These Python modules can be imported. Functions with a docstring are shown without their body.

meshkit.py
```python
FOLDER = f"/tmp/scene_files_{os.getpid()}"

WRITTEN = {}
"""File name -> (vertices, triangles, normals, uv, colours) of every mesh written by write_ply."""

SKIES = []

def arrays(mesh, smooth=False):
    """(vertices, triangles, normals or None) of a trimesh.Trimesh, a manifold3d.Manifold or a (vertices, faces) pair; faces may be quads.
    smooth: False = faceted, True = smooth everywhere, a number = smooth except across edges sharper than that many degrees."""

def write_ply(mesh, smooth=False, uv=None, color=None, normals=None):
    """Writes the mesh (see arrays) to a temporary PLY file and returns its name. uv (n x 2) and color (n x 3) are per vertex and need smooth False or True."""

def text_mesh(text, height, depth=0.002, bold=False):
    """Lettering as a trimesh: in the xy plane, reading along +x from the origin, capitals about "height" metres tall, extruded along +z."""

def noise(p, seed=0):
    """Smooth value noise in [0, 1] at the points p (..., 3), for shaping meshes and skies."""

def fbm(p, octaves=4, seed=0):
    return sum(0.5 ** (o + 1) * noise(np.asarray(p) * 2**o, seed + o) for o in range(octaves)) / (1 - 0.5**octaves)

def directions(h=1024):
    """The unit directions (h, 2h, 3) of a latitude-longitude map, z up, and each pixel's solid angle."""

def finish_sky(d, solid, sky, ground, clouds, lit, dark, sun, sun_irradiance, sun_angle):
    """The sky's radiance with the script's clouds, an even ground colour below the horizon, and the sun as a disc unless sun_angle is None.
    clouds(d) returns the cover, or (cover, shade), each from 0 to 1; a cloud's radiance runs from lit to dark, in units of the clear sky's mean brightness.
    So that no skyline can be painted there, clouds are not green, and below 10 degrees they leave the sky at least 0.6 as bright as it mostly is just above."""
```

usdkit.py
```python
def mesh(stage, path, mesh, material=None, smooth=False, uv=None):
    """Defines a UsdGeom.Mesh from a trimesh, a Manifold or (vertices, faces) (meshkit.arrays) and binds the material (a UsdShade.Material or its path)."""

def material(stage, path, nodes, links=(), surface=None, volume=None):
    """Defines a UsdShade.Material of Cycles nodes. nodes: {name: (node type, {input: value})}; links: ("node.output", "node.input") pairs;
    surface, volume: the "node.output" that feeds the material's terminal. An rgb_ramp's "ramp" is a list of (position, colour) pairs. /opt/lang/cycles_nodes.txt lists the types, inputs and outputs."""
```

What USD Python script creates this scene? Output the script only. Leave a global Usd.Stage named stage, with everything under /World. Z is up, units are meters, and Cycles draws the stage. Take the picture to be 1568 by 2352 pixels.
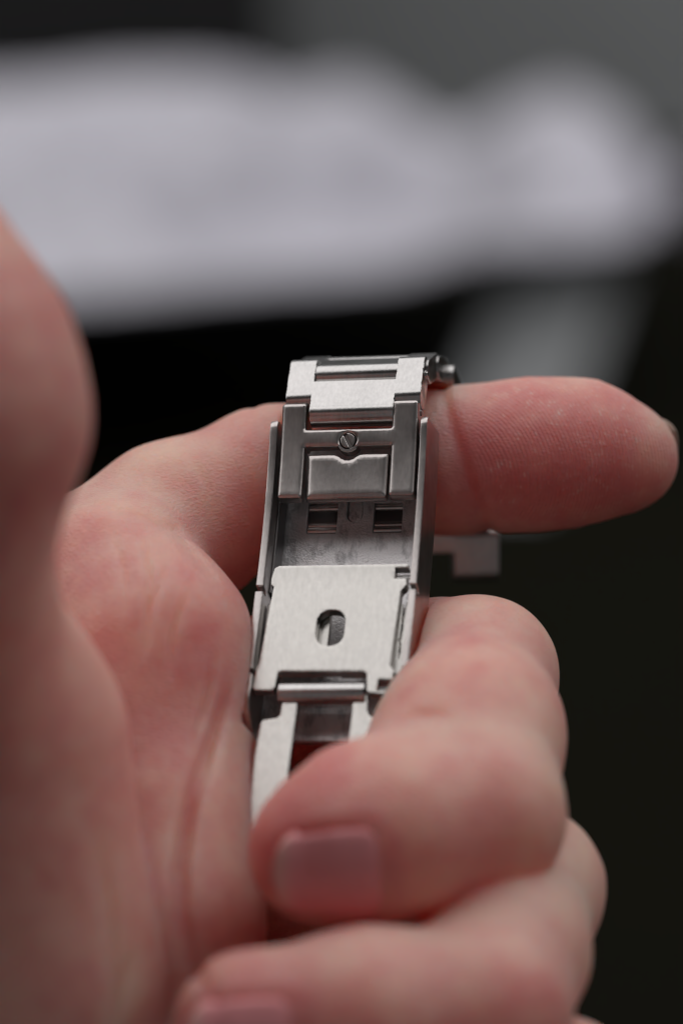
import math, random
import numpy as np, trimesh, usdkit, meshkit
from scipy.spatial import Delaunay, cKDTree
from shapely.geometry import Polygon, Point, box, LineString
from shapely.ops import unary_union
import shapely
from pxr import Usd, UsdGeom, UsdLux, UsdShade, Gf, Sdf, Vt

random.seed(4); np.random.seed(4)
stage = Usd.Stage.CreateInMemory()
UsdGeom.SetStageUpAxis(stage, UsdGeom.Tokens.z)
UsdGeom.SetStageMetersPerUnit(stage, 1.0)
UsdGeom.Xform.Define(stage, '/World')
UsdGeom.Scope.Define(stage, '/World/Looks')

# ------------------------------------------------------------------ camera, lamps, exposure
PITCH = 20.0            # the camera looks down by this much
HAND = (0.0, 0.0, 1.15)  # where the clasp is held, metres
DIST = 0.300            # lens to clasp
c_, s_ = math.cos(math.radians(PITCH)), math.sin(math.radians(PITCH))
AX, AY, AZ = np.array([1, 0, 0.]), np.array([0, s_, c_]), np.array([0, -c_, s_])   # right, up, towards the lens
def held(p):            # millimetres in the frame of the held watch -> metres in the world
    p = np.asarray(p, float) * 0.001
    return np.array(HAND) + p[..., :1] * AX + p[..., 1:2] * AY + p[..., 2:3] * AZ
def frame_matrix(o):
    return Gf.Matrix4d(*AX, 0, *AY, 0, *AZ, 0, *map(float, o), 1)
cam = UsdGeom.Camera.Define(stage, '/World/camera')
cam.AddTransformOp().Set(frame_matrix(np.array(HAND) + DIST * AZ))
cam.CreateHorizontalApertureAttr(24.0); cam.CreateVerticalApertureAttr(24.0 * 1024 / 682)
cam.CreateFocalLengthAttr(24.0 * 300 / 68)
cam.CreateFStopAttr(9.6); cam.CreateFocusDistanceAttr(0.3025)
cam.CreateClippingRangeAttr(Gf.Vec2f(0.01, 100))
EXPOSURE = 0.0
cam.GetPrim().CreateAttribute('exposure', Sdf.ValueTypeNames.Float).Set(EXPOSURE)

def rect_lamp(name, pos, target, w, h, power, col):
    l = UsdLux.RectLight.Define(stage, '/World/' + name)
    pos, target = np.array(pos, float), np.array(target, float)
    z = pos - target; z /= np.linalg.norm(z)
    x = np.cross([0, 1, 0] if abs(z[2]) > .9 else [0, 0, 1], z); x /= np.linalg.norm(x); y = np.cross(z, x)
    l.AddTransformOp().Set(Gf.Matrix4d(*x, 0, *y, 0, *z, 0, *pos, 1))
    l.CreateWidthAttr(w); l.CreateHeightAttr(h); l.CreateIntensityAttr(power); l.CreateColorAttr(Gf.Vec3f(*col))
    return l
rect_lamp('unseen_overhead_lamp', (0.25, 0.9, 2.75), (0.25, 0.9, 0), 7.0, 2.7, 1.55, (1.0, 0.98, 0.98))  # out of view, placed to light the hand and clasp from above
rect_lamp('front_fill_lamp', (0.3, -2.6, 1.7), (0, 0.0, 1.15), 5.0, 3.2, 0.125, (0.97, 0.98, 1.0))  # added dim fill from behind the camera, not a real window

# ------------------------------------------------------------------ materials
def M(name, nodes, links, surface):
    return usdkit.material(stage, '/World/Looks/' + name, nodes, links, surface=surface)

def steel(name, col, rough, scale=(9000, 400, 9000), strength=0.25, dist=0.00003, blot=0.12, aniso=0.0):
    """Brushed steel; fine lines run along the second axis of the held frame."""
    return M(name, {
        'tc': ('texture_coordinate', {}), 'mp': ('mapping', {'scale': scale}),
        'n': ('noise_texture', {'scale': 1.0, 'detail': 3.0, 'roughness': 0.6}),
        'm2': ('mapping', {'scale': (260, 260, 260)}), 'n2': ('noise_texture', {'scale': 1.0, 'detail': 4.0}),
        'r': ('map_range', {'from_min': 0.3, 'from_max': 0.7, 'to_min': rough - blot * .5, 'to_max': rough + blot * .5}),
        'cr': ('rgb_ramp', {'ramp': [(0.3, tuple(c * 0.9 for c in col)), (0.7, col)]}),
        'b': ('bump', {'strength': strength, 'distance': dist}),
        'bm': ('map_range', {'from_min': 0.33, 'from_max': 0.67, 'to_min': 0.92, 'to_max': 1.05}), 'vm': ('vector_math', {'math_type': 'multiply'}), 'cx': ('combine_xyz', {}),
        'p': ('principled_bsdf', {'metallic': 1.0, 'anisotropic': aniso})},
        [('tc.object', 'mp.vector'), ('mp.vector', 'n.vector'), ('tc.object', 'm2.vector'), ('m2.vector', 'n2.vector'),
         ('n2.fac', 'r.value'), ('r.result', 'p.roughness'), ('n2.fac', 'cr.fac'), ('cr.color', 'vm.vector1'), ('n.fac', 'bm.value'), ('bm.result', 'cx.x'), ('bm.result', 'cx.y'), ('bm.result', 'cx.z'), ('cx.vector', 'vm.vector2'), ('vm.vector', 'p.base_color'),
         ('n.fac', 'b.height'), ('b.normal', 'p.normal')], 'p.BSDF')

STEEL = steel('brushed_steel', (0.515, 0.502, 0.492), 0.25, scale=(3400, 90, 3400), strength=.5, blot=.05)
BLADE = steel('bright_blade_steel', (0.515, 0.497, 0.472), 0.28, scale=(3000, 120, 2000), strength=0.2, blot=.08)
SATIN = steel('satin_grey_steel', (0.48, 0.445, 0.43), 0.31, scale=(3600, 130, 3600), strength=.3, blot=.05)
POLISH = steel('polished_steel', (0.5, 0.485, 0.47), 0.14, strength=0.08, blot=0.06)
GRAIN = M('blasted_grey_steel', {
    'tc': ('texture_coordinate', {}), 'mp': ('mapping', {'scale': (4200, 4200, 4200)}),
    'n': ('noise_texture', {'scale': 1.0, 'detail': 2.0}),
    'm2': ('mapping', {'scale': (900, 330, 600)}), 'n2': ('noise_texture', {'scale': 1.0, 'detail': 4.0, 'roughness': .65}),
    'cr': ('rgb_ramp', {'ramp': [(0.28, (0.40, 0.39, 0.40)), (0.5, (0.82, 0.80, 0.805)), (1, (0.88, 0.86, 0.865))]}),
    'b': ('bump', {'strength': 0.9, 'distance': 0.00008}),
    'p': ('principled_bsdf', {'metallic': 1.0, 'roughness': 0.52})},
    [('tc.object', 'mp.vector'), ('mp.vector', 'n.vector'), ('tc.object', 'm2.vector'), ('m2.vector', 'n2.vector'),
     ('n2.fac', 'cr.fac'), ('cr.color', 'p.base_color'), ('n.fac', 'b.height'), ('b.normal', 'p.normal')], 'p.BSDF')
DARK = M('dark_oily_steel', {'p': ('principled_bsdf', {'metallic': 1.0, 'roughness': 0.35, 'base_color': (0.2, 0.19, 0.19)})}, [], 'p.BSDF')

def plain(name, col, rough=0.6, **kw):
    return M(name, {'tc': ('texture_coordinate', {}), 'n': ('noise_texture', {'scale': kw.pop('scale', 8.0), 'detail': 4.0}),
                    'cr': ('rgb_ramp', {'ramp': [(0.25, tuple(c * .8 for c in col)), (0.75, tuple(min(1, c * 1.1) for c in col))]}),
                    'p': ('principled_bsdf', {'roughness': rough, **kw})},
             [('tc.object', 'n.vector'), ('n.fac', 'cr.fac'), ('cr.color', 'p.base_color')], 'p.BSDF')

# skin: the redness painted per vertex (blush), fine wrinkles everywhere, fingerprint ridges on the index pad
RIDGE_C = ((960 - 784) * .0434 * .001, (1176 - 1125) * .0434 * .001, -0.006)
SKIN = M('skin', {
    'tc': ('texture_coordinate', {}),
    'at': ('attribute', {'attribute': 'blush'}), 'sep': ('separate_xyz', {}),
    'mA': ('mapping', {'scale': (300, 300, 300)}), 'nA': ('noise_texture', {'scale': 1.0, 'detail': 5.0, 'roughness': .62}),
    'add': ('math', {'math_type': 'multiply_add', 'value2': 0.75, 'value3': -0.38}),
    'sum': ('math', {'math_type': 'add', 'use_clamp': True}),
    'cr': ('rgb_ramp', {'ramp': [(0.0, (0.72, 0.475, 0.385)), (0.3, (0.69, 0.375, 0.32)), (0.6, (0.63, 0.26, 0.24)), (1.0, (0.55, 0.155, 0.158))]}),
    # ridges
    'mr': ('mapping', {'location': tuple(-c * 1000 for c in RIDGE_C), 'scale': (1000, 1000, 1000)}),
    'w': ('wave_texture', {'wave_type': 'rings', 'rings_direction': 'spherical', 'profile': 'sine', 'scale': 0.80, 'distortion': 3.0, 'detail': 2.0, 'detail_scale': 0.35}),
    'wm': ('math', {'math_type': 'multiply'}),
    # pale dry flakes along the ridges
    'mF': ('mapping', {'scale': (1300, 1300, 1300)}), 'nF': ('noise_texture', {'scale': 1.0, 'detail': 3.0}),
    'fr': ('map_range', {'from_min': 0.56, 'from_max': 0.68, 'to_min': 0.0, 'to_max': 0.45}),
    'wf': ('math', {'math_type': 'multiply'}), 'wf2': ('math', {'math_type': 'multiply'}),
    'mixf': ('mix_color', {'b': (0.72, 0.56, 0.5)}),
    # creases: cells of fine wrinkles
    'mv': ('mapping', {'scale': (1300, 2700, 1300), 'rotation': (0, 0, 0.5)}), 'v': ('voronoi_texture', {'feature': 'distance_to_edge', 'scale': 1.0}),
    'vr': ('map_range', {'from_min': 0.0, 'from_max': 0.16, 'to_min': 0.0, 'to_max': 1.0}),
    'mn': ('mapping', {'scale': (1900, 3400, 1900)}), 'nn': ('noise_texture', {'scale': 1.0, 'detail': 3.0}),
    'b1': ('bump', {'strength': 0.42, 'distance': 0.00013}), 'b2': ('bump', {'strength': 0.3, 'distance': 0.0001}),
    'b3': ('bump', {'strength': 0.75, 'distance': 0.00007}),
    'p': ('principled_bsdf', {'roughness': 0.47, 'specular_ior_level': 0.42, 'subsurface_weight': 0.85, 'subsurface_scale': 0.0016,
                              'subsurface_radius': (1.0, 0.34, 0.22), 'subsurface_method': 'random_walk'})},
    [('at.vector', 'sep.vector'), ('tc.object', 'mA.vector'), ('mA.vector', 'nA.vector'), ('nA.fac', 'add.value1'),
     ('add.value', 'sum.value1'), ('sep.x', 'sum.value2'), ('sum.value', 'cr.fac'),
     ('tc.object', 'mr.vector'), ('mr.vector', 'w.vector'), ('w.fac', 'wm.value1'), ('sep.y', 'wm.value2'),
     ('tc.object', 'mF.vector'), ('mF.vector', 'nF.vector'), ('nF.fac', 'fr.value'), ('fr.result', 'wf.value1'), ('wm.value', 'wf.value2'),
     ('wf.value', 'mixf.fac'), ('cr.color', 'mixf.a'), ('mixf.result', 'p.base_color'),
     ('tc.object', 'mv.vector'), ('mv.vector', 'v.vector'), ('v.distance', 'vr.value'),
     ('tc.object', 'mn.vector'), ('mn.vector', 'nn.vector'),
     ('nn.fac', 'b1.height'), ('vr.result', 'b2.height'), ('b1.normal', 'b2.normal'),
     ('wm.value', 'b3.height'), ('b2.normal', 'b3.normal'), ('b3.normal', 'p.normal')], 'p.BSDF')
NAIL = M('nail', {
    'tc': ('texture_coordinate', {}), 'mp': ('mapping', {'scale': (150, 900, 300)}), 'n': ('noise_texture', {'scale': 1.0, 'detail': 3.0}),
    'at': ('attribute', {'attribute': 'blush'}), 'sep': ('separate_xyz', {}),
    'cr': ('rgb_ramp', {'ramp': [(0.0, (0.66, 0.47, 0.38)), (0.45, (0.78, 0.315, 0.325)), (1.0, (0.72, 0.225, 0.24))]}),
    'b': ('bump', {'strength': 0.15, 'distance': 0.0001}),
    'p': ('principled_bsdf', {'roughness': 0.33, 'specular_ior_level': 0.3})},
    [('tc.object', 'mp.vector'), ('mp.vector', 'n.vector'), ('n.fac', 'b.height'), ('b.normal', 'p.normal'),
     ('at.vector', 'sep.vector'), ('sep.x', 'cr.fac'), ('cr.color', 'p.base_color')], 'p.BSDF')

# ------------------------------------------------------------------ prims
used = {}
def path(parent, name):
    base = (parent.GetPath().pathString if parent is not None else '/World') + '/' + name
    n = used.get(base, 0); used[base] = n + 1
    return base if n == 0 else f'{base}_{n:03d}'
def tag(prim, label=None, category=None, group=None, kind=None):
    for k, v in (('label', label), ('category', category), ('group', group), ('kind', kind)):
        if v: prim.SetCustomDataByKey(k, v)
    return prim
def obj(name, mesh, mat, parent=None, smooth=35, label=None):
    m = usdkit.mesh(stage, path(parent, name), mesh, mat, smooth=smooth)
    if label: m.GetPrim().SetCustomDataByKey('label', label)
    return m.GetPrim()
def thing(name, matrix):
    x = UsdGeom.Xform.Define(stage, path(None, name)); x.AddTransformOp().Set(matrix)
    return x.GetPrim()

# ------------------------------------------------------------------ the setting behind
def aim(px, py, d):     # a place d metres from the lens seen at photo position (1568 wide)
    return held(np.array([(px - 784) * .04337 * d / DIST, (1176 - py) * .04337 * d / DIST, (DIST - d) * 1000.]))
def grid_sheet(P, thick=None):
    n, m = P.shape[:2]
    idx = np.arange(n * m).reshape(n, m)
    f = np.stack([idx[:-1, :-1], idx[1:, :-1], idx[1:, 1:], idx[:-1, 1:]], -1).reshape(-1, 4)
    return trimesh.Trimesh(P.reshape(-1, 3), np.vstack([f[:, [0, 1, 2]], f[:, [0, 2, 3]]]), process=False)
FLOOR = plain('dark_floor', (0.012, 0.0118, 0.0065), 0.85)
WALL = plain('grey_wall', (0.34, 0.355, 0.36), 0.8, scale=2.0)
tag(obj('floor', trimesh.creation.box((9, 9, 0.1), trimesh.transformations.translation_matrix((0, 1.5, -0.05))), FLOOR), kind='structure')
# wall, dark cabinet, table with a crumpled white cloth, its grey leg
WD = 2.75
def upright(px0, px1, z0, z1, d, th, mat, name):
    a, b = aim(px0, 600, d), aim(px1, 600, d)
    return obj(name, trimesh.creation.box((b[0] - a[0], th, z1 - z0), trimesh.transformations.translation_matrix(((a[0] + b[0]) / 2, a[1] + th / 2, (z0 + z1) / 2))), mat)
wall_y = aim(784, 300, WD)[1]
tag(obj('wall', trimesh.creation.box((9, .12, 2.4), trimesh.transformations.translation_matrix((0, wall_y + .06, 1.2))), WALL), kind='structure')
DARKWOOD = plain('dark_panel', (0.014, 0.014, 0.015), 0.7)
zb = aim(1500, 520, WD)[2]
tag(obj('wall_panel', trimesh.creation.box((9, .05, zb), trimesh.transformations.translation_matrix((0, wall_y - .026, zb / 2))), DARKWOOD), kind='structure')
BLACK = plain('black_desk_top', (0.0045, 0.0042, 0.0015), 0.8, specular_ior_level=0.06)
tag(obj('dark_cabinet', trimesh.creation.box((1.6, .4, 1.5), trimesh.transformations.translation_matrix((aim(622, 100, 2.35)[0] - .8, aim(600, 100, 2.35)[1] + .2, .75))), DARKWOOD),
    'dark cabinet behind the white cloth, in front of the grey wall', 'cabinet')
TABLE_Z = 0.80
def depth_on(px, py, z):    # metres from the lens at which the view line of a photo position meets height z
    a, b = aim(px, py, 1.0)[2], aim(px, py, 2.0)[2]
    return 1.0 + (z - a) / (b - a)
bx, by = [-900, -200, 0, 170, 350, 500, 700, 900, 1050, 1150, 1300, 1450, 1530, 1600], [715, 710, 702, 688, 674, 655, 636, 616, 584, 558, 546, 536, 490, 455]
tx, ty = [-900, -200, 0, 250, 450, 560, 640, 720, 800, 920, 1040, 1120, 1190, 1317, 1440, 1531, 1600], [230, 215, 190, 172, 165, 195, 272, 250, 225, 290, 378, 350, 305, 250, 318, 430, 480]
nx_, ny_ = 150, 70
CP = np.zeros((ny_, nx_, 3))
for i, px in enumerate(np.linspace(-900, 1590, nx_)):
    yb, yt = np.interp(px, bx, by), np.interp(px, tx, ty)
    dF = depth_on(px, yb - 22, TABLE_Z + .012); e = np.clip((1590 - px) / 120, 0.15, 1)
    hem = aim(px, yb, dF - .004); lip = aim(px, yb - 24, dF + .004)
    dR = min(dF + .30 * e, depth_on(px, yt, TABLE_Z + .03)); ridge = aim(px, yt, dR); ridge[2] = max(ridge[2], TABLE_Z + .02)
    back = np.array([ridge[0], ridge[1] + .14 * e, TABLE_Z + .012])
    for j, s in enumerate(np.linspace(0, 1, ny_)):
        if s < .1: p = hem + (lip - hem) * (s / .1)
        elif s < .8:
            t = (s - .1) / .7; p = lip + (ridge - lip) * t
            p[2] = lip[2] + (ridge[2] - lip[2]) * (t ** 2.6)
        else:
            t = (s - .8) / .2; p = ridge + (back - ridge) * t; p[2] = back[2] + (ridge[2] - back[2]) * (1 - t) ** .6 * (1 + .0 * t)
        CP[j, i] = p
fold = 1 - 2.6 * np.abs(meshkit.fbm(np.stack([CP[..., 0] * 4 + CP[..., 1] * 6, CP[..., 1] * 8 - CP[..., 0] * 7, 0 * CP[..., 0]], -1), 4, 9) - .5) - .55
amp = np.interp(np.linspace(0, 1, ny_), [0, .1, .3, .7, .85, 1], [.006, .016, .13, .02, .008, .006])[:, None]
CP[..., 2] += np.maximum(fold * amp, -.02 + 0 * fold)
CP[..., 2] = np.where(np.linspace(0, 1, ny_)[:, None] > .1, np.maximum(CP[..., 2], TABLE_Z + .006), CP[..., 2])
nrm_up = np.array([0, -.002, .004])
sheet = np.concatenate([CP.reshape(-1, 3), CP.reshape(-1, 3) - nrm_up])
gi = np.arange(nx_ * ny_).reshape(ny_, nx_); q_ = np.stack([gi[:-1, :-1], gi[:-1, 1:], gi[1:, 1:], gi[1:, :-1]], -1).reshape(-1, 4)
rim_ = np.concatenate([gi[0, :-1], gi[:-1, -1], gi[-1, :0:-1], gi[:0:-1, 0]]); o_ = nx_ * ny_
Q_ = np.vstack([q_, q_[:, ::-1] + o_, np.stack([rim_, rim_ + o_, np.roll(rim_, -1) + o_, np.roll(rim_, -1)], 1)])
CLOTH = plain('white_cloth', (0.57, 0.56, 0.62), 0.9, scale=30.0)
tag(obj('cloth', (sheet, Q_), CLOTH, smooth=50), 'crumpled white cloth heaped on the table and hanging over its front edge', 'cloth')
TGREY = plain('grey_table_paint', (0.20, 0.21, 0.215), 0.5)
table = thing('table', Gf.Matrix4d().SetTranslate(Gf.Vec3d(*map(float, (CP[0, nx_ // 2, 0], CP[0, nx_ // 2, 1] + .2, 0)))))
tag(table, 'small table with a leaning grey leg, standing under the white cloth', 'table')
tw = np.array([CP[0, nx_ // 2, 0], CP[0, nx_ // 2, 1] + .2, 0])
lip0, lip1, bk1, bk0 = CP[6, 0], CP[6, -8], CP[-1, -8], CP[-1, 0]
top = Polygon([lip0[:2] + (0.02, .015), lip1[:2] + (-.02, .015), bk1[:2] + (-.02, -.01), bk0[:2] + (0.02, -.01)])
tm_ = trimesh.creation.extrude_polygon(top, .016); tm_.apply_translation((0, 0, TABLE_Z - .016) - tw); obj('table_top', tm_, TGREY, table)
def leg(a, b, w):
    a, b = np.array(a), np.array(b); b = a + (b - a) * ((a[2] - DESK_Z) / (a[2] - b[2]))
    m = trimesh.creation.box((w, w * .6, 1.0)); v = m.vertices
    t = (.5 - v[:, 2:3]); m.vertices = a + (b - a) * t + np.c_[v[:, :2], 0 * v[:, 2]]; m.apply_translation(-tw)
    return obj('leg', m, TGREY, table)
dl = depth_on(1290, 530, TABLE_Z) + .02
DESK_Z = float(aim(1200, 1030, dl - .05)[2])
desk = thing('desk', Gf.Matrix4d().SetTranslate(Gf.Vec3d(0, 1.2, 0)))
tag(desk, 'wide black desk under the small cloth covered table, behind the hand', 'desk')
obj('desk_top', trimesh.creation.box((3.2, 1.9, .04), trimesh.transformations.translation_matrix((0, 0, DESK_Z - .02))), BLACK, desk)
for x in (-1.5, 1.5):
    for y in (-.85, .85): obj('leg', trimesh.creation.box((.06, .06, DESK_Z - .04), trimesh.transformations.translation_matrix((x, y, DESK_Z / 2 - .02))), BLACK, desk)
la_, lb_ = aim(1310, 560, dl), aim(1188, 900, dl - .07); la_[2] = TABLE_Z - .017
leg(la_, lb_, .066)
sh = np.array([lip0[0] + .1 - la_[0], lip0[1] + .1 - la_[1], 0]); leg(la_ + sh, np.array([2 * la_[0] - lb_[0], lb_[1], lb_[2]]) + sh, .066)


# ------------------------------------------------------------------ slabs with rounded rims
def slab(poly, w0, w1, bev=0.12, step=0.35, both=True, bev0=None):
    """A closed slab over a 2-D outline from height w0 to w1, its rims rounded by bev. Returns (a,b,c) vertices and faces."""
    bev0 = (bev if both else 0.0) if bev0 is None else bev0
    poly = shapely.set_precision(poly, 1e-4)
    if poly.geom_type != 'Polygon': poly = max(poly.geoms, key=lambda g: g.area)
    def ring_pts(r):
        r = LineString(r.coords); out = []
        cs = np.array(r.coords)
        for a, b in zip(cs[:-1], cs[1:]):
            n = max(1, int(np.ceil(np.linalg.norm(b - a) / step)))
            out += [a + (b - a) * i / n for i in range(n)]
        return np.array(out)
    rings = [ring_pts(r) for r in [poly.exterior, *poly.interiors]]
    pts = [*rings]
    bb = max(bev, bev0)
    fr = [0.12, 0.3, 0.6, 1.0] if bb > 0.25 else [0.3, 1.0]
    if bb > 0:
        for q in fr:
            g = poly.buffer(-bb * q, join_style=2)
            for h in getattr(g, 'geoms', [g]):
                if h.is_empty: continue
                for r in [h.exterior, *h.interiors]: pts.append(ring_pts(r))
    x0, y0, x1, y1 = poly.bounds
    gx, gy = np.meshgrid(np.arange(x0 + step, x1, step * 1.7), np.arange(y0 + step, y1, step * 1.7)); g = np.c_[gx.ravel(), gy.ravel()]
    inner = poly.buffer(-max(bb * 1.3, step * .5))
    if not inner.is_empty and len(g):
        pts.append(g[shapely.contains_xy(inner, g[:, 0], g[:, 1])])
    P = np.vstack([p for p in pts if len(p)])
    nb = sum(len(r) for r in rings)
    _, keep = np.unique(np.round(P, 4), axis=0, return_index=True)
    keep = np.sort(keep); P = P[keep]
    T = Delaunay(P).simplices
    cen = P[T].mean(1)
    area = np.abs(np.cross(P[T[:, 1]] - P[T[:, 0]], P[T[:, 2]] - P[T[:, 0]])) if False else np.abs((P[T[:, 1], 0] - P[T[:, 0], 0]) * (P[T[:, 2], 1] - P[T[:, 0], 1]) - (P[T[:, 1], 1] - P[T[:, 0], 1]) * (P[T[:, 2], 0] - P[T[:, 0], 0]))
    T = T[shapely.contains_xy(poly, cen[:, 0], cen[:, 1]) & (area > 1e-7)]
    sgn = (P[T[:, 1], 0] - P[T[:, 0], 0]) * (P[T[:, 2], 1] - P[T[:, 0], 1]) - (P[T[:, 1], 1] - P[T[:, 0], 1]) * (P[T[:, 2], 0] - P[T[:, 0], 0])
    T[sgn < 0] = T[sgn < 0][:, [0, 2, 1]]
    d = shapely.distance(poly.boundary, shapely.points(P))
    def drop(b):
        if b <= 0: return np.zeros(len(P))
        t = np.clip(1 - d / b, 0, 1); return b * (1 - np.sqrt(1 - t * t))
    top = np.c_[P, w1 - drop(bev)]; bot = np.c_[P, w0 + drop(bev0)]
    E = np.vstack([T[:, [0, 1]], T[:, [1, 2]], T[:, [2, 0]]])
    key = set(map(tuple, E)); B = np.array([e for e in map(tuple, E) if (e[1], e[0]) not in key])
    n = len(P)
    side = np.vstack([np.c_[B[:, 0], B[:, 0] + n, B[:, 1] + n], np.c_[B[:, 0], B[:, 1] + n, B[:, 1]]])
    return np.vstack([top, bot]), np.vstack([T, T[:, ::-1] + n, side])
def tri(vf): return trimesh.Trimesh(vf[0], vf[1], process=False)
def join(L): return trimesh.util.concatenate(L)
def rrect(x0, y0, x1, y1, r=0.0):
    b = box(x0, y0, x1, y1)
    return b.buffer(-r, join_style=2).buffer(r, quad_segs=5) if r else b
def disc(x, y, r, q=10): return Point(x, y).buffer(r, quad_segs=q)

# ------------------------------------------------------------------ the curved frame of the clasp (millimetres in the held frame)
class Spine:
    def __init__(s, o, roll, yaw, t0, k):
        s.o = np.array(o, float); s.t0 = math.radians(t0); s.k = math.radians(k)
        r, y = math.radians(roll), math.radians(yaw)
        s.R = np.array([[math.cos(r), math.sin(r), 0], [-math.sin(r), math.cos(r), 0], [0, 0, 1]]) @ np.array([[math.cos(y), 0, -math.sin(y)], [0, 1, 0], [math.sin(y), 0, math.cos(y)]])
    def pt(s, q):
        q = np.asarray(q, float); u, v, w = q[..., 0], q[..., 1], q[..., 2]
        vp, vn = np.maximum(v, 0), np.minimum(v, 0); t = s.t0 - s.k * vp
        y = (math.sin(s.t0) - np.sin(t)) / s.k + vn * math.cos(s.t0) + w * np.sin(t)
        z = (math.cos(s.t0) - np.cos(t)) / s.k - vn * math.sin(s.t0) + w * np.cos(t)
        return s.o + np.stack([u, y, z], -1) @ s.R.T
    def flat(s, p):     # back from a point to (u, v, w), for cutting the hand free of the clasp
        q = (np.asarray(p) - s.o) @ s.R
        c, n = math.cos(s.t0), math.sin(s.t0)
        v, w = q[..., 1] * c - q[..., 2] * n, q[..., 1] * n + q[..., 2] * c
        dy, dz = q[..., 1] - n / s.k, q[..., 2] - c / s.k
        va, wa = (s.t0 - np.arctan2(-dy, -dz)) / s.k, 1 / s.k - np.hypot(dy, dz)
        return q[..., 0], np.where(v > 0, va, v), np.where(v > 0, wa, w)
CLASP = Spine((-0.578, -7.2, 3.5), -1.123, 13, 31, 0.85)
class Plane:            # a rigid frame: x along the clasp's width, y along a direction tilted away by t degrees
    def __init__(s, o, t, R): s.o, s.R, s.t = np.array(o, float), R, math.radians(t)
    def pt(s, q):
        q = np.asarray(q, float); u, v, w = q[..., 0], q[..., 1], q[..., 2]; c, n = math.cos(s.t), math.sin(s.t)
        return s.o + np.stack([u, v * c + w * n, -v * n + w * c], -1) @ s.R.T
def bent(vf_or_mesh, fr=CLASP):
    m = vf_or_mesh if isinstance(vf_or_mesh, trimesh.Trimesh) else tri(vf_or_mesh)
    return trimesh.Trimesh(fr.pt(m.vertices) * 0.001, m.faces, process=False)
def side_slab(poly_vw, u0, u1, bev=0.12, step=0.35):    # an outline in (v,w), thick along u
    V, F = slab(poly_vw, u0, u1, bev, step)
    return trimesh.Trimesh(V[:, [2, 0, 1]], F, process=False)
def bar_u(v, w, r, u0, u1, bev=0.1, q=9): return side_slab(disc(v, w, r, q), u0, u1, bev, 0.5)

bracelet = thing('watch_bracelet', frame_matrix(HAND))
tag(bracelet, 'brushed steel watch bracelet with its folding clasp open, draped over the index finger', 'watch bracelet')
def part(name, m, mat, parent=bracelet, fr=CLASP, smooth=35, label=None): return obj(name, bent(m, fr), mat, parent, smooth, label)

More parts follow.
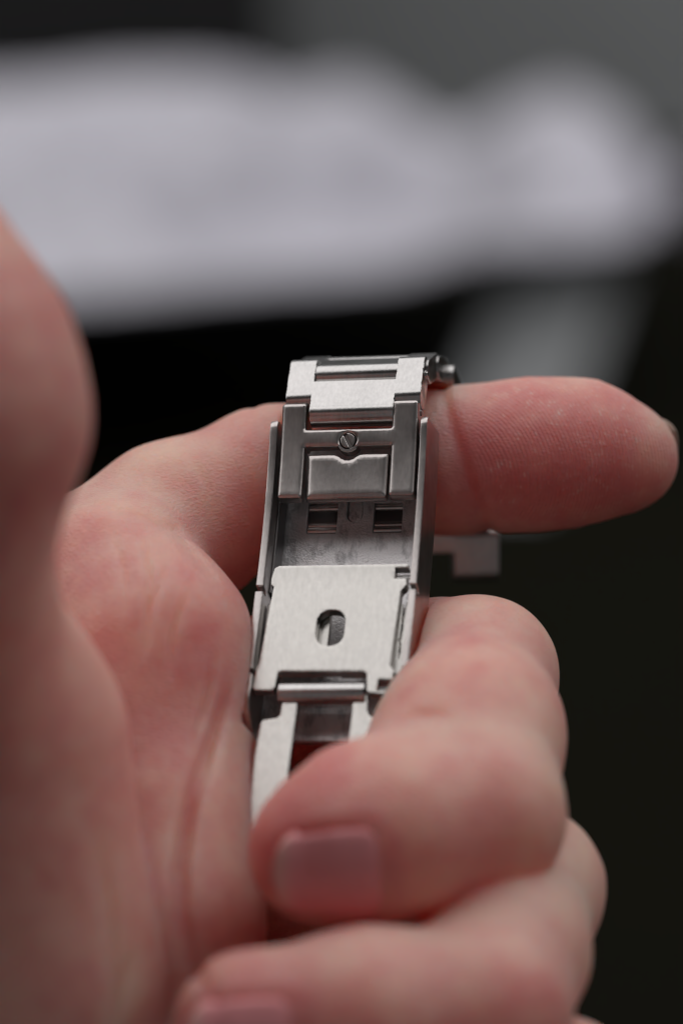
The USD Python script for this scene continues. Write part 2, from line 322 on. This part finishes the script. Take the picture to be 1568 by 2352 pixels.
# --- cover: floor with two windows and a slot, back sheet, two side walls with notched rims
wl, wr, slot = rrect(-4.9, 8.0, -1.8, 11.15, .1), rrect(2.0, 8.0, 4.95, 11.05, .1), rrect(-.82, 9.1, .85, 13, .8)
floor_poly = rrect(-7.35, -14.6, 7.4, 18.0, .3).difference(unary_union([wl, wr, slot]))
cover = part('clasp_cover', slab(floor_poly, -5.6, -5.0, .08, .5), GRAIN)
part('back_sheet', slab(rrect(-7.3, -14.4, 7.35, 17.8, .3), -6.4, -5.62, .1, .9), SATIN, cover)
part('slot_bed', slab(rrect(-.72, 9.2, .75, 13, .7), -5.62, -5.28, .12, .3), GRAIN, cover)
for (a, b) in ((-4.9, -1.8), (2.0, 4.95)):
    part('window_bar', bar_u(8.42, -5.52, .40, a, b), SATIN, cover)
    part('window_bar', bar_u(9.0, -5.6, .26, a, b), SATIN, cover)
    part('window_bar', bar_u(10.75, -5.55, .30, a, b), SATIN, cover)
    part('window_bed', slab(rrect(a, 9.25, b, 10.45, .05), -5.62, -5.5, .05, .4), DARK, cover)
prof = [(18.3, -6.3), (18.3, -.9), (18.15, -.35), (17.75, -.05), (17.4, 0), (0.15, 0), (0.0, -.2), (-.02, -1.1), (-.22, -1.3), (-.44, -1.1), (-.46, -.2), (-.6, 0),
        (-9.1, 0), (-9.22, -.2), (-9.24, -1.0), (-9.43, -1.2), (-9.6, -1.0), (-9.62, -.2), (-9.75, 0), (-12.6, -.05), (-13.6, -.7), (-14.5, -2.6), (-14.9, -4.4), (-14.7, -6.3)]
for u0, u1 in ((-8.14, -7.34), (7.38, 8.12)):
    part('side_wall', side_slab(Polygon(prof), u0, u1, .16, .5), SATIN)
part('lining_strip', side_slab(box(0.5, -4.9, 15.5, -2.2), -7.33, -7.12, .06, .6), DARK)

# --- sliding extension: H frame, its screw, spring tab
fr_poly = unary_union([rrect(-7.02, 9.8, -4.42, 19.95, .35), rrect(4.4, 9.85, 7.1, 20.0, .35), box(-4.6, 15.27, 4.6, 17.18), disc(0, 15.85, 1.25)])
fr_poly = fr_poly.buffer(-.12).buffer(.24, quad_segs=4).buffer(-.12).difference(disc(-.02, 15.88, .80))
ext = part('extension_frame', join([tri(slab(fr_poly, -1.7, -.1, .42, .3, bev0=.3)), tri(slab(rrect(-6.9, 15.6, -4.55, 19.7, .3), -3.4, -1.68, .1, .5)), tri(slab(rrect(4.55, 15.6, 7.0, 19.7, .3), -3.4, -1.68, .1, .5))]), SATIN)
screw = disc(0, 0, .76, 12)
sl = shapely.affinity.rotate(box(-.17, -.9, .17, .9), 27, origin=(0, 0))
head = join([tri(slab(g, -.55, -.2, .07, .16)) for g in screw.difference(sl).geoms] + [tri(slab(screw, -1.2, -.5, 0, .3))])
head.apply_translation((-.02, 15.88, 0))
part('screw', head, SATIN, ext)
part('screw_seat', slab(disc(-.02, 15.88, .82), -2, -1.1, 0, .3), DARK, ext)
tp = [(-4.05, 9.6), (4.3, 9.65), (4.3, 14.6), (1.5, 14.62), (1.05, 14.52), (.72, 14.28), (.4, 14.08), (.02, 14.0), (-.36, 14.08), (-.7, 14.28), (-1.05, 14.52), (-1.5, 14.62), (-4.2, 14.6)]
tp = Polygon(tp).buffer(-.3).buffer(.3, quad_segs=5)
part('spring_tab', slab(tp, -1.35, -.15, .62, .25, bev0=.3), SATIN)
# pin hole side of the right lug
part('pin', bar_u(19.0, -1.55, .34, 7.0, 7.2), DARK, ext)

# --- fold blade
pl = Polygon([(-6.1, 2.55), (6.95, 2.55), (7.02, 2.4), (7.02, .2), (6.9, -.05), (6.62, -.35), (6.5, -.7), (6.2, -8.75), (6.62, -9.3), (6.62, -10.25), (6.6, -11.7), (6.45, -11.85), (4.4, -11.75), (4.15, -11.5),
              (3.98, -9.7), (3.7, -9.4), (-4.6, -9.3), (-4.9, -9.55), (-5.02, -11.1), (-5.3, -11.4), (-7.1, -11.35), (-7.3, -11.1), (-7.2, -9.0), (-7.0, -8.5), (-6.42, .15), (-6.72, .4), (-6.78, 1.1), (-6.55, 2.3)])
pl = pl.buffer(-.12).buffer(.12, quad_segs=4)
oval = rrect(-1.6, -6.5, 1.27, -2.55, 1.3)
pl = pl.difference(unary_union([oval, box(5.75, .95, 7.2, 2.08), box(5.15, -11.5, 6.58, -10.3)]))
blade = part('fold_blade', slab(pl, -1.7, -.5, .1, .3), BLADE)
for v, d in ((1.22, 0), (-11.25, 0)):
    part('blade_pin', bar_u(v, -1.1, .13, 5.6 if v > 0 else 5.0, 7.3 if v > 0 else 6.7), POLISH, blade)
    part('blade_pin', bar_u(v + .33, -1.15, .1, 5.6 if v > 0 else 5.0, 7.3 if v > 0 else 6.7), POLISH, blade)
part('under_blade', slab(rrect(-7.22, -8.9, -.62, -.9, .3), -2.7, -1.85, .12, .5), BLADE)
jag = Polygon([(.95, -9.0), (7.25, -9.1), (7.32, -1.0), (6.85, -1.0), (6.8, -2.3), (6.62, -3.0), (6.75, -3.8), (6.6, -5.2), (6.72, -6.6), (6.55, -7.6), (6.4, -8.4), (.95, -8.4)])
part('under_blade', slab(unary_union([jag, rrect(1.0, -8.5, 6.6, -1.2, .2)]).buffer(-.1).buffer(.1), -2.7, -1.75, .1, .3), BLADE)
hin = part('hinge_barrel', bar_u(-11.2, -1.62, 1.13, -4.78, 3.86, .15, 12), STEEL)

# --- lower blade: two arms joined far down
la = Polygon([(-4.4, -11.4), (-2.85, -11.4), (-2.8, -13.3), (-2.9, -20), (-3.1, -28.5), (-5.9, -28.5), (-6.3, -24), (-6.5, -18), (-6.38, -14.6), (-6.1, -14.1), (-4.75, -13.9), (-4.45, -13.6)])
ra = Polygon([(2.6, -11.4), (4.1, -11.4), (4.2, -13.2), (4.5, -13.75), (5.9, -14.1), (6.2, -14.6), (6.1, -24), (6.0, -28.8), (2.5, -28.8), (2.6, -20), (2.7, -13.4)])
jo = box(-5.7, -29, 6.0, -27)
class Sag(Spine):
    def pt(s, q):
        q = np.array(q, float); d = np.maximum(-13 - q[..., 1], 0)
        q[..., 2] += 0.002 * d * d
        return Spine.pt(s, q)
SAG = Sag((-0.578, -7.2, 3.5), -1.123, 13, 31, 0.85)
part('lower_blade', slab(unary_union([la, ra, jo]).buffer(.15).buffer(-.3).buffer(.15), -2.3, -1.35, .14, .4), BLADE, fr=SAG)

# --- links
def link_mesh(hw=7.05, L=6.0, th=2.6, a=4.35, tl=1.55):
    """H-shaped link: tongue end at v=0 (barrel), side blocks from v=tl to L, cross part between."""
    r = th / 2
    H = unary_union([box(-hw, tl + r * .9, -a + .12, L - r * .8), box(a - .12, tl + r * .9, hw, L - r * .8), box(-a, 0, a, L - 2 * r - .55)])
    H = H.buffer(-.05).buffer(.05)
    ms = [tri(slab(H, -th, 0, .1, .4)), bar_u(0, -r, r, -a, a, .12, 10)]
    for s in (-1, 1):
        x0, x1 = (a - .11, hw) if s > 0 else (-hw, -a + .11)
        ms += [bar_u(tl + r * .9, -r, r, x0, x1, .12, 10), bar_u(L - r * .8, -r, r, x0, x1, .12, 10)]
    return join(ms)
prev, tilt = None, [34, 78, 92, 112, 140, 158, 168, 173]
for i, t in enumerate(tilt):
    if prev is None: o = CLASP.pt((0, 19.4, 0))
    else:
        pv = prev.pt((0.14, 4.7 if i < 3 else 5.2, -1.3)); o = pv - (Plane((0, 0, 0), t, CLASP.R).pt((0, 0, -1.3)))
    fr = Plane(o, t, Spine((0, 0, 0), -1.123, (13, 13, 13, 12, 9, 4, -2, -6, -8)[i], 0, 1).R)
    w = 7.0 + 0.44 * max(0, i - 2)
    m = link_mesh(w, 6.45, 2.6, 4.35, .6); m.apply_translation((.22, 0, 0))
    lk = part('link', m, STEEL if i < 5 else SATIN, fr=fr)  # links behind the finger take a darker steel in place of shade
    if i < 1: part('link_screw', join([bar_u(4.7, -1.3, .45, w + .1, w + .3, .08), bar_u(4.7, -1.3, .3, w + .25, w + .45, .08)]), POLISH, lk, fr=fr)
    prev = fr


HAND_STEP = 0.5
# The left hand: one implicit surface of tapered chains, meshed by surface nets.
def at(px, py, z):      # a place in the held frame, millimetres, from the 1568-wide photo and its depth
    k = (300 - z) / 300 * .04337
    return ((px - 784) * k, (1176 - py) * k, z)
def J(*L): return [(np.array(at(*q[:3])), q[3]) for q in L]
def smin(a, b, k):
    h = np.maximum(k - np.abs(a - b), 0) / k
    return np.minimum(a, b) - h * h * k * .25
def chain(p, nodes, k=2.0):
    d = None
    for (a, ra), (b, rb) in zip(nodes[:-1], nodes[1:]):
        ab = b - a; t = np.clip((p - a) @ ab / (ab @ ab), 0, 1)
        e = np.linalg.norm(p - a - t[:, None] * ab, axis=1) - (ra + (rb - ra) * t)
        d = e if d is None else smin(d, e, k)
    return d
INDEX = J((215, 1340, -10, 9.3), (400, 1212, -13, 8.5), (610, 1107, -15.5, 7.25), (830, 1070, -16.5, 7.15), (1055, 1058, -16, 7.15), (1220, 1042, -15, 7.35), (1350, 1040, -15, 6.75), (1445, 1052, -15, 5.05))
MIDDLE = J((300, 1650, -13, 9), (700, 1590, -12, 8.2), (1000, 1560, -6, 7.6), (1095, 1553, 1, 7.35), (1082, 1690, 12, 8.35), (1105, 1870, 22, 7.25), (930, 1905, 25.5, 7.15), (800, 1935, 25.5, 7.0), (727, 1955, 25, 6.3))
FLESH = J((1080, 1660, 9, 4.8), (978, 1770, 17, 4.9), (850, 1860, 22, 5.6))
RING = J((330, 2000, -8, 9), (800, 2000, -4, 8.2), (1110, 2010, 5, 7.6), (1185, 2050, 13, 7.8), (1150, 2190, 24, 7.5), (1110, 2315, 32, 7.1), (850, 2332, 35, 7.1), (572, 2352, 35, 6.6))
LITTLE = J((350, 2400, 0, 9), (800, 2420, 6, 8), (1200, 2500, 16, 7), (1272, 2535, 25, 7.4), (1150, 2680, 36, 6.3), (850, 2690, 38, 6.2))
PAD = J((262, 1330, -2, 8.6), (345, 1490, 3, 9.2), (355, 1680, 4, 9.1), (380, 1900, 10, 8.0), (392, 2120, 15, 7.8), (400, 2450, 17, 8))
THUMB = J((-215, 600, 44, 8.7), (-146, 800, 44, 10.2), (-116, 970, 44, 10.8), (-160, 1250, 42, 9.0), (-180, 1450, 38, 9.0))
THENAR = J((-105, 1450, 34, 9.5), (-45, 1700, 26, 12.2), (-15, 1980, 24, 12.2), (60, 2250, 22, 12.2), (40, 2600, 20, 13))
PALM = [J((200, 1400, -8, 10), (150, 2000, -2, 14), (100, 2700, 4, 16)), J((300, 1700, -10, 11), (250, 2500, -4, 14)), J((-50, 1700, 12, 12), (-100, 2600, 10, 18), (-420, 3050, 22, 22))]
CREASES = [([(548, 1530), (505, 1640), (458, 1780), (430, 1880), (413, 2000), (418, 2100), (442, 2210), (500, 2330)], 1.25, .6, -3),
           ([(500, 1490), (470, 1620), (440, 1740)], .4, .3, -3), ([(150, 1135), (300, 1180), (400, 1222), (460, 1290), (545, 1410)], .36, .4, -9),
           ([(255, 1215), (285, 1310), (290, 1430)], .28, .3, -6), ([(325, 1205), (345, 1330), (330, 1460)], .4, .3, -6), ([(390, 1280), (345, 1400), (330, 1510)], .4, .3, -6), ([(440, 1330), (400, 1450), (390, 1560)], .35, .3, -6),
           ([(520, 1600), (480, 1720), (470, 1850)], .35, .3, -3),
           ([(430, 1030), (480, 1120), (500, 1230)], .25, .35, -12),
           ([(210, 1860), (250, 2080), (262, 2240), (265, 2420)], .45, .6, 14), ([(890, 1668), (950, 1648), (1010, 1645), (1050, 1655)], .35, .5, 9), ([(310, 2170), (270, 2290), (240, 2420)], .4, .5, 14)]
def crease_at(p, line):     # distance, millimetres, from a fold line laid on the skin, and how deep it is there (fading to its ends)
    k = 300 / (300 - p[:, 2]); x = np.stack([784 + p[:, 0] * k / .04337, 1176 - p[:, 1] * k / .04337], 1); best = None
    n = len(line) - 1
    for i, (a, b) in enumerate(zip(line[:-1], line[1:])):
        a, b = np.array(a, float), np.array(b, float); t = np.clip((x - a) @ (b - a) / ((b - a) @ (b - a)), 0, 1)
        e = np.linalg.norm(x - a - t[:, None] * (b - a), axis=1); f = np.sin(np.pi * np.clip((i + t) / n, 0, 1))
        if best is None: best, fade = e, f
        else: fade = np.where(e < best, f, fade); best = np.minimum(best, e)
    return best * .04337, fade
def sstep(a, b, x):
    t = np.clip((x - a) / (b - a), 0, 1); return t * t * (3 - 2 * t)
def unit(v): v = np.array(v, float); return v / np.linalg.norm(v)
class Nail:             # a nail's frame: c on the bone, a towards the tip, n out of the nail's middle
    def __init__(s, c, a, n, L, half, name=''):
        s.c, s.a = np.array(c, float), unit(a); n = np.array(n, float); s.n = unit(n - (n @ s.a) * s.a); s.b = np.cross(s.n, s.a); s.L, s.half = L, half
    def st(s, p):
        q = p - s.c; x, y, z = q @ s.a, q @ s.b, q @ s.n
        return x, np.arctan2(y, z), np.hypot(y, z)
    def foot(s, p):     # signed distance, millimetres, of the outline over the skin (negative inside)
        x, th, r = s.st(p); y = th * 6.8
        rr = 2.2; h = s.half * 6.8
        qx, qy = np.abs(x) - s.L / 2 + rr, np.abs(y) - h + rr
        return np.hypot(np.maximum(qx, 0), np.maximum(qy, 0)) + np.minimum(np.maximum(qx, qy), 0) - rr, x, r
NAILS = [Nail(at(760, 1948, 25.5), (-1, -.06, 0), (-.05, -.30, 1), 10.6, 0.66),
         Nail(at(565, 2342, 35), (-1, -.04, 0), (-.05, -.12, 1), 10.0, 0.62),
         Nail(at(1432, 1048, -15), (1, -.12, 0.16), (0.10, .22, -1), 10.4, 1.0)]
def body(p):
    palm = chain(p, PALM[0], 6)
    for q in PALM[1:]: palm = smin(palm, chain(p, q, 6), 6)
    palm = smin(palm, chain(p, PAD, 5), 3.0)
    d = smin(palm, chain(p, INDEX, 3.2), 4.0)
    th = smin(chain(p, THUMB, 5), chain(p, THENAR, 5), 6)
    d = smin(d, th, .5)
    f = smin(smin(chain(p, MIDDLE, 3.0), chain(p, FLESH, 3.0), 5.0), chain(p, RING, 3.0), .2)
    f = smin(f, chain(p, LITTLE, 3.0), .7)
    d = smin(d, f, 1.0)
    for line, dep, wd, zmin in CREASES:
        m = (np.abs(d) < 4) & (p[:, 2] > zmin) & (p[:, 0] < (24 if zmin == 9 else -6))
        if m.any():
            e, fd = crease_at(p[m], line); d[m] += dep * fd * np.exp(-(e / wd) ** 2 / 2)
    # finger creases: shallow rings
    for c, n, dep, wd, rad in RINGS:
        x = (p - c) @ n
        d = d + dep * np.exp(-(x / wd) ** 2 / 2) * (np.linalg.norm(p - c, axis=1) < rad)
    # soft unevenness of flesh
    d = d - 0.32 * (meshkit.noise(p / 6.5 + 11, 3) - .5) - 0.10 * (meshkit.noise(p / 1.9, 5) - .5)
    return d
RINGS = [(np.array(at(1072, 1058, -16)), unit((1, .33, 0.1)), .5, .5, 10), (np.array(at(1045, 1058, -16)), unit((1, .33, 0.1)), .2, .5, 10), (np.array(at(606, 1100, -15)), unit((1, .15, .1)), .22, .5, 9.5)]
def hand_sdf(p, cut=True):
    d = body(p)
    for N in NAILS:
        f, x, r = N.foot(p)
        near = sstep(1.5, 4.0, r) * (1 - sstep(8.6, 9.4, r))
        d = d + near * (0.22 * (1 - sstep(-.8, .2, f)) * sstep(-N.L * .5, -N.L * .1, x) - 0.10 * np.exp(-((f - .75) / .6) ** 2) * (1 - sstep(N.L * .2, N.L * .5, x)) * sstep(-N.L * .55, -N.L * .3, x))
    if cut:             # the flesh gives way to the clasp
        u, v, w = CLASP.flat(p)
        q = np.stack([np.abs(u) - 8.3, np.abs(v - 3.5) - 18.6, np.abs(w + 3.2) - 3.4], -1)
        b = np.linalg.norm(np.maximum(q, 0), axis=1) + np.minimum(q.max(1), 0)
        d = -smin(-d, b, .5)
    return d

def surface_nets(f, lo, hi, h):
    lo, hi = np.array(lo, float), np.array(hi, float); C = 4
    n = np.ceil((hi - lo) / (h * C)).astype(int) * C + 1
    ax = [lo[i] + h * np.arange(n[i]) for i in range(3)]
    cx = [a[::C] for a in ax]
    g = np.stack(np.meshgrid(*cx, indexing='ij'), -1); Fc = f(g.reshape(-1, 3)).reshape(g.shape[:3])
    F = np.repeat(np.repeat(np.repeat(Fc, C, 0), C, 1), C, 2)[:n[0], :n[1], :n[2]].copy()
    # cells of the coarse grid near the surface
    near = np.abs(F) < h * C * 1.9
    near = near | np.roll(near, C // 2, 0) | np.roll(near, C // 2, 1) | np.roll(near, C // 2, 2)
    I = np.argwhere(near); F[near] = np.concatenate([f(lo + h * q) for q in np.array_split(I, 24)])
    # cells crossed
    s = F < 0
    cnt = sum(s[a:n[0] - 1 + a, b:n[1] - 1 + b, c:n[2] - 1 + c].astype(np.int8) for a in (0, 1) for b in (0, 1) for c in (0, 1))
    cells = np.argwhere((cnt > 0) & (cnt < 8)); idx = -np.ones(cnt.shape, np.int64); idx[tuple(cells.T)] = np.arange(len(cells))
    acc = np.zeros((len(cells), 3)); num = np.zeros(len(cells))
    corner = [(a, b, c) for a in (0, 1) for b in (0, 1) for c in (0, 1)]
    val = {o: F[cells[:, 0] + o[0], cells[:, 1] + o[1], cells[:, 2] + o[2]] for o in corner}
    for a in corner:
        for k in range(3):
            if a[k]: continue
            b = list(a); b[k] = 1; b = tuple(b)
            m = (val[a] < 0) != (val[b] < 0); t = np.where(m, val[a] / np.where(m, val[a] - val[b], 1), 0)
            e = np.array(a, float) + np.outer(t, np.eye(3)[k]); acc += e * m[:, None]; num += m
    V = lo + h * (cells + acc / num[:, None])
    Q = []
    for k in range(3):
        i, j = (k + 1) % 3, (k + 2) % 3
        sl0, sl1 = [slice(1, -1)] * 3, [slice(1, -1)] * 3
        sl0[k], sl1[k] = slice(0, -1), slice(1, None)
        a, b = s[tuple(sl0)], s[tuple(sl1)]
        E_ = np.argwhere(a != b); flip = a[tuple(E_.T)]
        E_ = E_ + 1; E_[:, k] -= 1
        di, dj = np.eye(3, dtype=int)[i], np.eye(3, dtype=int)[j]
        q = np.stack([idx[tuple((E_ - di - dj).T)], idx[tuple((E_ - dj).T)], idx[tuple(E_.T)], idx[tuple((E_ - di).T)]], 1)
        q[~flip] = q[~flip][:, ::-1]; Q.append(q)
    Q = np.vstack(Q); Q = Q[(Q >= 0).all(1)]
    return V, np.vstack([Q[:, [0, 1, 2]], Q[:, [0, 2, 3]]])
def grad(f, p, e=.12):
    g = np.stack([np.concatenate([f(c + np.eye(3)[k] * e) - f(c - np.eye(3)[k] * e) for c in np.array_split(p, 6)]) for k in range(3)], 1)
    return g / np.maximum(np.linalg.norm(g, axis=1, keepdims=True), 1e-9)

V, F = surface_nets(hand_sdf, (-82, -98, -38), (37, 37, 60), HAND_STEP)
G = grad(hand_sdf, V)
V = V - G * np.clip(hand_sdf(V), -.3, .3)[:, None]
T = V[F]; nrm = np.cross(T[:, 1] - T[:, 0], T[:, 2] - T[:, 0])
if (nrm * G[F[:, 0]]).sum() < 0: F = F[:, ::-1]
# natural redness: finger pads, knuckles and the folds of the palm; x = redness, y = fingerprint
def near(c, r): return np.exp(-(np.linalg.norm(V - np.array(at(*c)), axis=1) / r) ** 2)
red = 0.34 + .42 * near((1240, 1060, -6), 8) + .30 * near((1400, 1060, -7), 6) + .25 * near((1090, 1000, -6), 6) + .30 * near((730, 1960, 28), 7) + .25 * near((660, 1850, 28), 5) + .25 * near((600, 2300, 38), 7) \
    + .22 * near((620, 960, -6), 4) + .25 * near((560, 1350, 0), 9) + .18 * near((-20, 900, 50), 12) + .15 * near((380, 1650, 15), 9) - .22 * near((1230, 1800, 20), 7) - .25 * near((1250, 2150, 20), 9) - .15 * near((300, 1000, -8), 8) - .2 * near((200, 1420, 30), 6)
red += 0.6 * (meshkit.fbm(V / 6.0 + 3, 3, 7) - .5)
for line, dep, wd, zmin in CREASES: e, fd = crease_at(V, line); red += (0.05 if dep > .55 else -.2) * fd * np.exp(-(e / (wd * 1.3)) ** 2 / 2) * (V[:, 2] > zmin) * (V[:, 0] < -6)
for N in NAILS[:2]:
    f, x, r = N.foot(V); red += .22 * np.exp(-((f - .3) / .9) ** 2) * (r < 9.2)
xm = np.array(at(1070, 1055, 0))[0]
ridge = sstep(xm + .3, xm + 3, V[:, 0]) * (V[:, 1] > -3.5) * (V[:, 2] < -3) * sstep(-.25, .35, G[:, 2])
blush = np.stack([np.clip(red, 0, 1), ridge, 0 * red], 1)
def vertex_vec(prim, name, val):
    UsdGeom.PrimvarsAPI(prim).CreatePrimvar(name, Sdf.ValueTypeNames.Color3fArray, 'vertex').Set(Vt.Vec3fArray.FromNumpy(val.astype(np.float32)))
hand = thing('hand', frame_matrix(HAND))
tag(hand, 'bare left hand of a person holding the steel watch bracelet between its fingers', 'hand')
hm = usdkit.mesh(stage, path(hand, 'skin'), (V * .001, F), SKIN, smooth=True)
hm.GetNormalsAttr().Set(Vt.Vec3fArray.FromNumpy(G.astype(np.float32)))
vertex_vec(hm.GetPrim(), 'blush', blush)
for N in NAILS:
    ns, nt = 36, 30
    S_, T_ = np.meshgrid(np.linspace(-1, 1, ns), np.linspace(-1, 1, nt), indexing='ij')
    # a rounded rectangle grid: pull the corners in
    wd = np.where(np.abs(S_) > .6, np.sqrt(np.maximum(1 - ((np.abs(S_) - .6) / .4) ** 2 * .55, 0)), 1)
    s_mm, th_ = S_ * N.L / 2 * 1.0, T_ * N.half * wd
    s_mm = s_mm - .9 * (T_ * T_) * np.sign(S_) * np.maximum(np.abs(S_) - .3, 0)
    if N is NAILS[2]: s_mm = s_mm + .05
    dirs = np.cos(th_)[..., None] * N.n + np.sin(th_)[..., None] * N.b
    base = N.c + s_mm[..., None] * N.a
    lo_, hi_ = np.full(S_.size, 1.5), np.full(S_.size, 11.0)
    tipc = np.clip(s_mm, None, N.L * .22)         # beyond here the nail runs on straight past the flesh
    bb = (N.c + tipc[..., None] * N.a).reshape(-1, 3); dd = dirs.reshape(-1, 3)
    for _ in range(18):
        mid = (lo_ + hi_) / 2; ins = body(bb + dd * mid[:, None]) < 0
        lo_, hi_ = np.where(ins, mid, lo_), np.where(ins, hi_, mid)
    rho = ((lo_ + hi_) / 2).reshape(S_.shape)
    edge = np.maximum(np.abs(T_), np.where(S_ < 0, np.abs(S_), 0))
    rho = rho + .12 - .45 * sstep(.8, 1.0, edge) - .22 * sstep(.55, 1.0, -S_) - .25 * np.clip((s_mm - N.L * .22) / 3, 0, 1.5)
    top = base + dirs * rho[..., None]; bot = base + dirs * (rho - .45)[..., None]
    idx = np.arange(ns * nt).reshape(ns, nt); o = ns * nt
    q = np.stack([idx[:-1, :-1], idx[1:, :-1], idx[1:, 1:], idx[:-1, 1:]], -1).reshape(-1, 4)
    rim = np.concatenate([idx[:-1, 0], idx[-1, :-1], idx[:0:-1, -1], idx[0, :0:-1]])
    rq = np.stack([rim, np.roll(rim, -1), np.roll(rim, -1) + o, rim + o], 1)
    Q = np.vstack([q, q[:, ::-1] + o, rq[:, ::-1]])
    P = np.vstack([top.reshape(-1, 3), bot.reshape(-1, 3)])
    tm = trimesh.Trimesh(P * .001, np.vstack([Q[:, [0, 1, 2]], Q[:, [0, 2, 3]]]), process=False); tm.fix_normals()
    nm = usdkit.mesh(stage, path(hand, 'fingernail'), tm, NAIL, smooth=True)
    sv = np.concatenate([S_.ravel(), S_.ravel()])
    b = (.6 if N is not NAILS[2] else .15) - .35 * sstep(.5, .9, sv) - .1 * (1 - sstep(-1, -.6, sv))  # index nail faces away from the light, so its colour is lightened
    vertex_vec(nm.GetPrim(), 'blush', np.stack([np.clip(b, 0, 1)] * 3, 1))
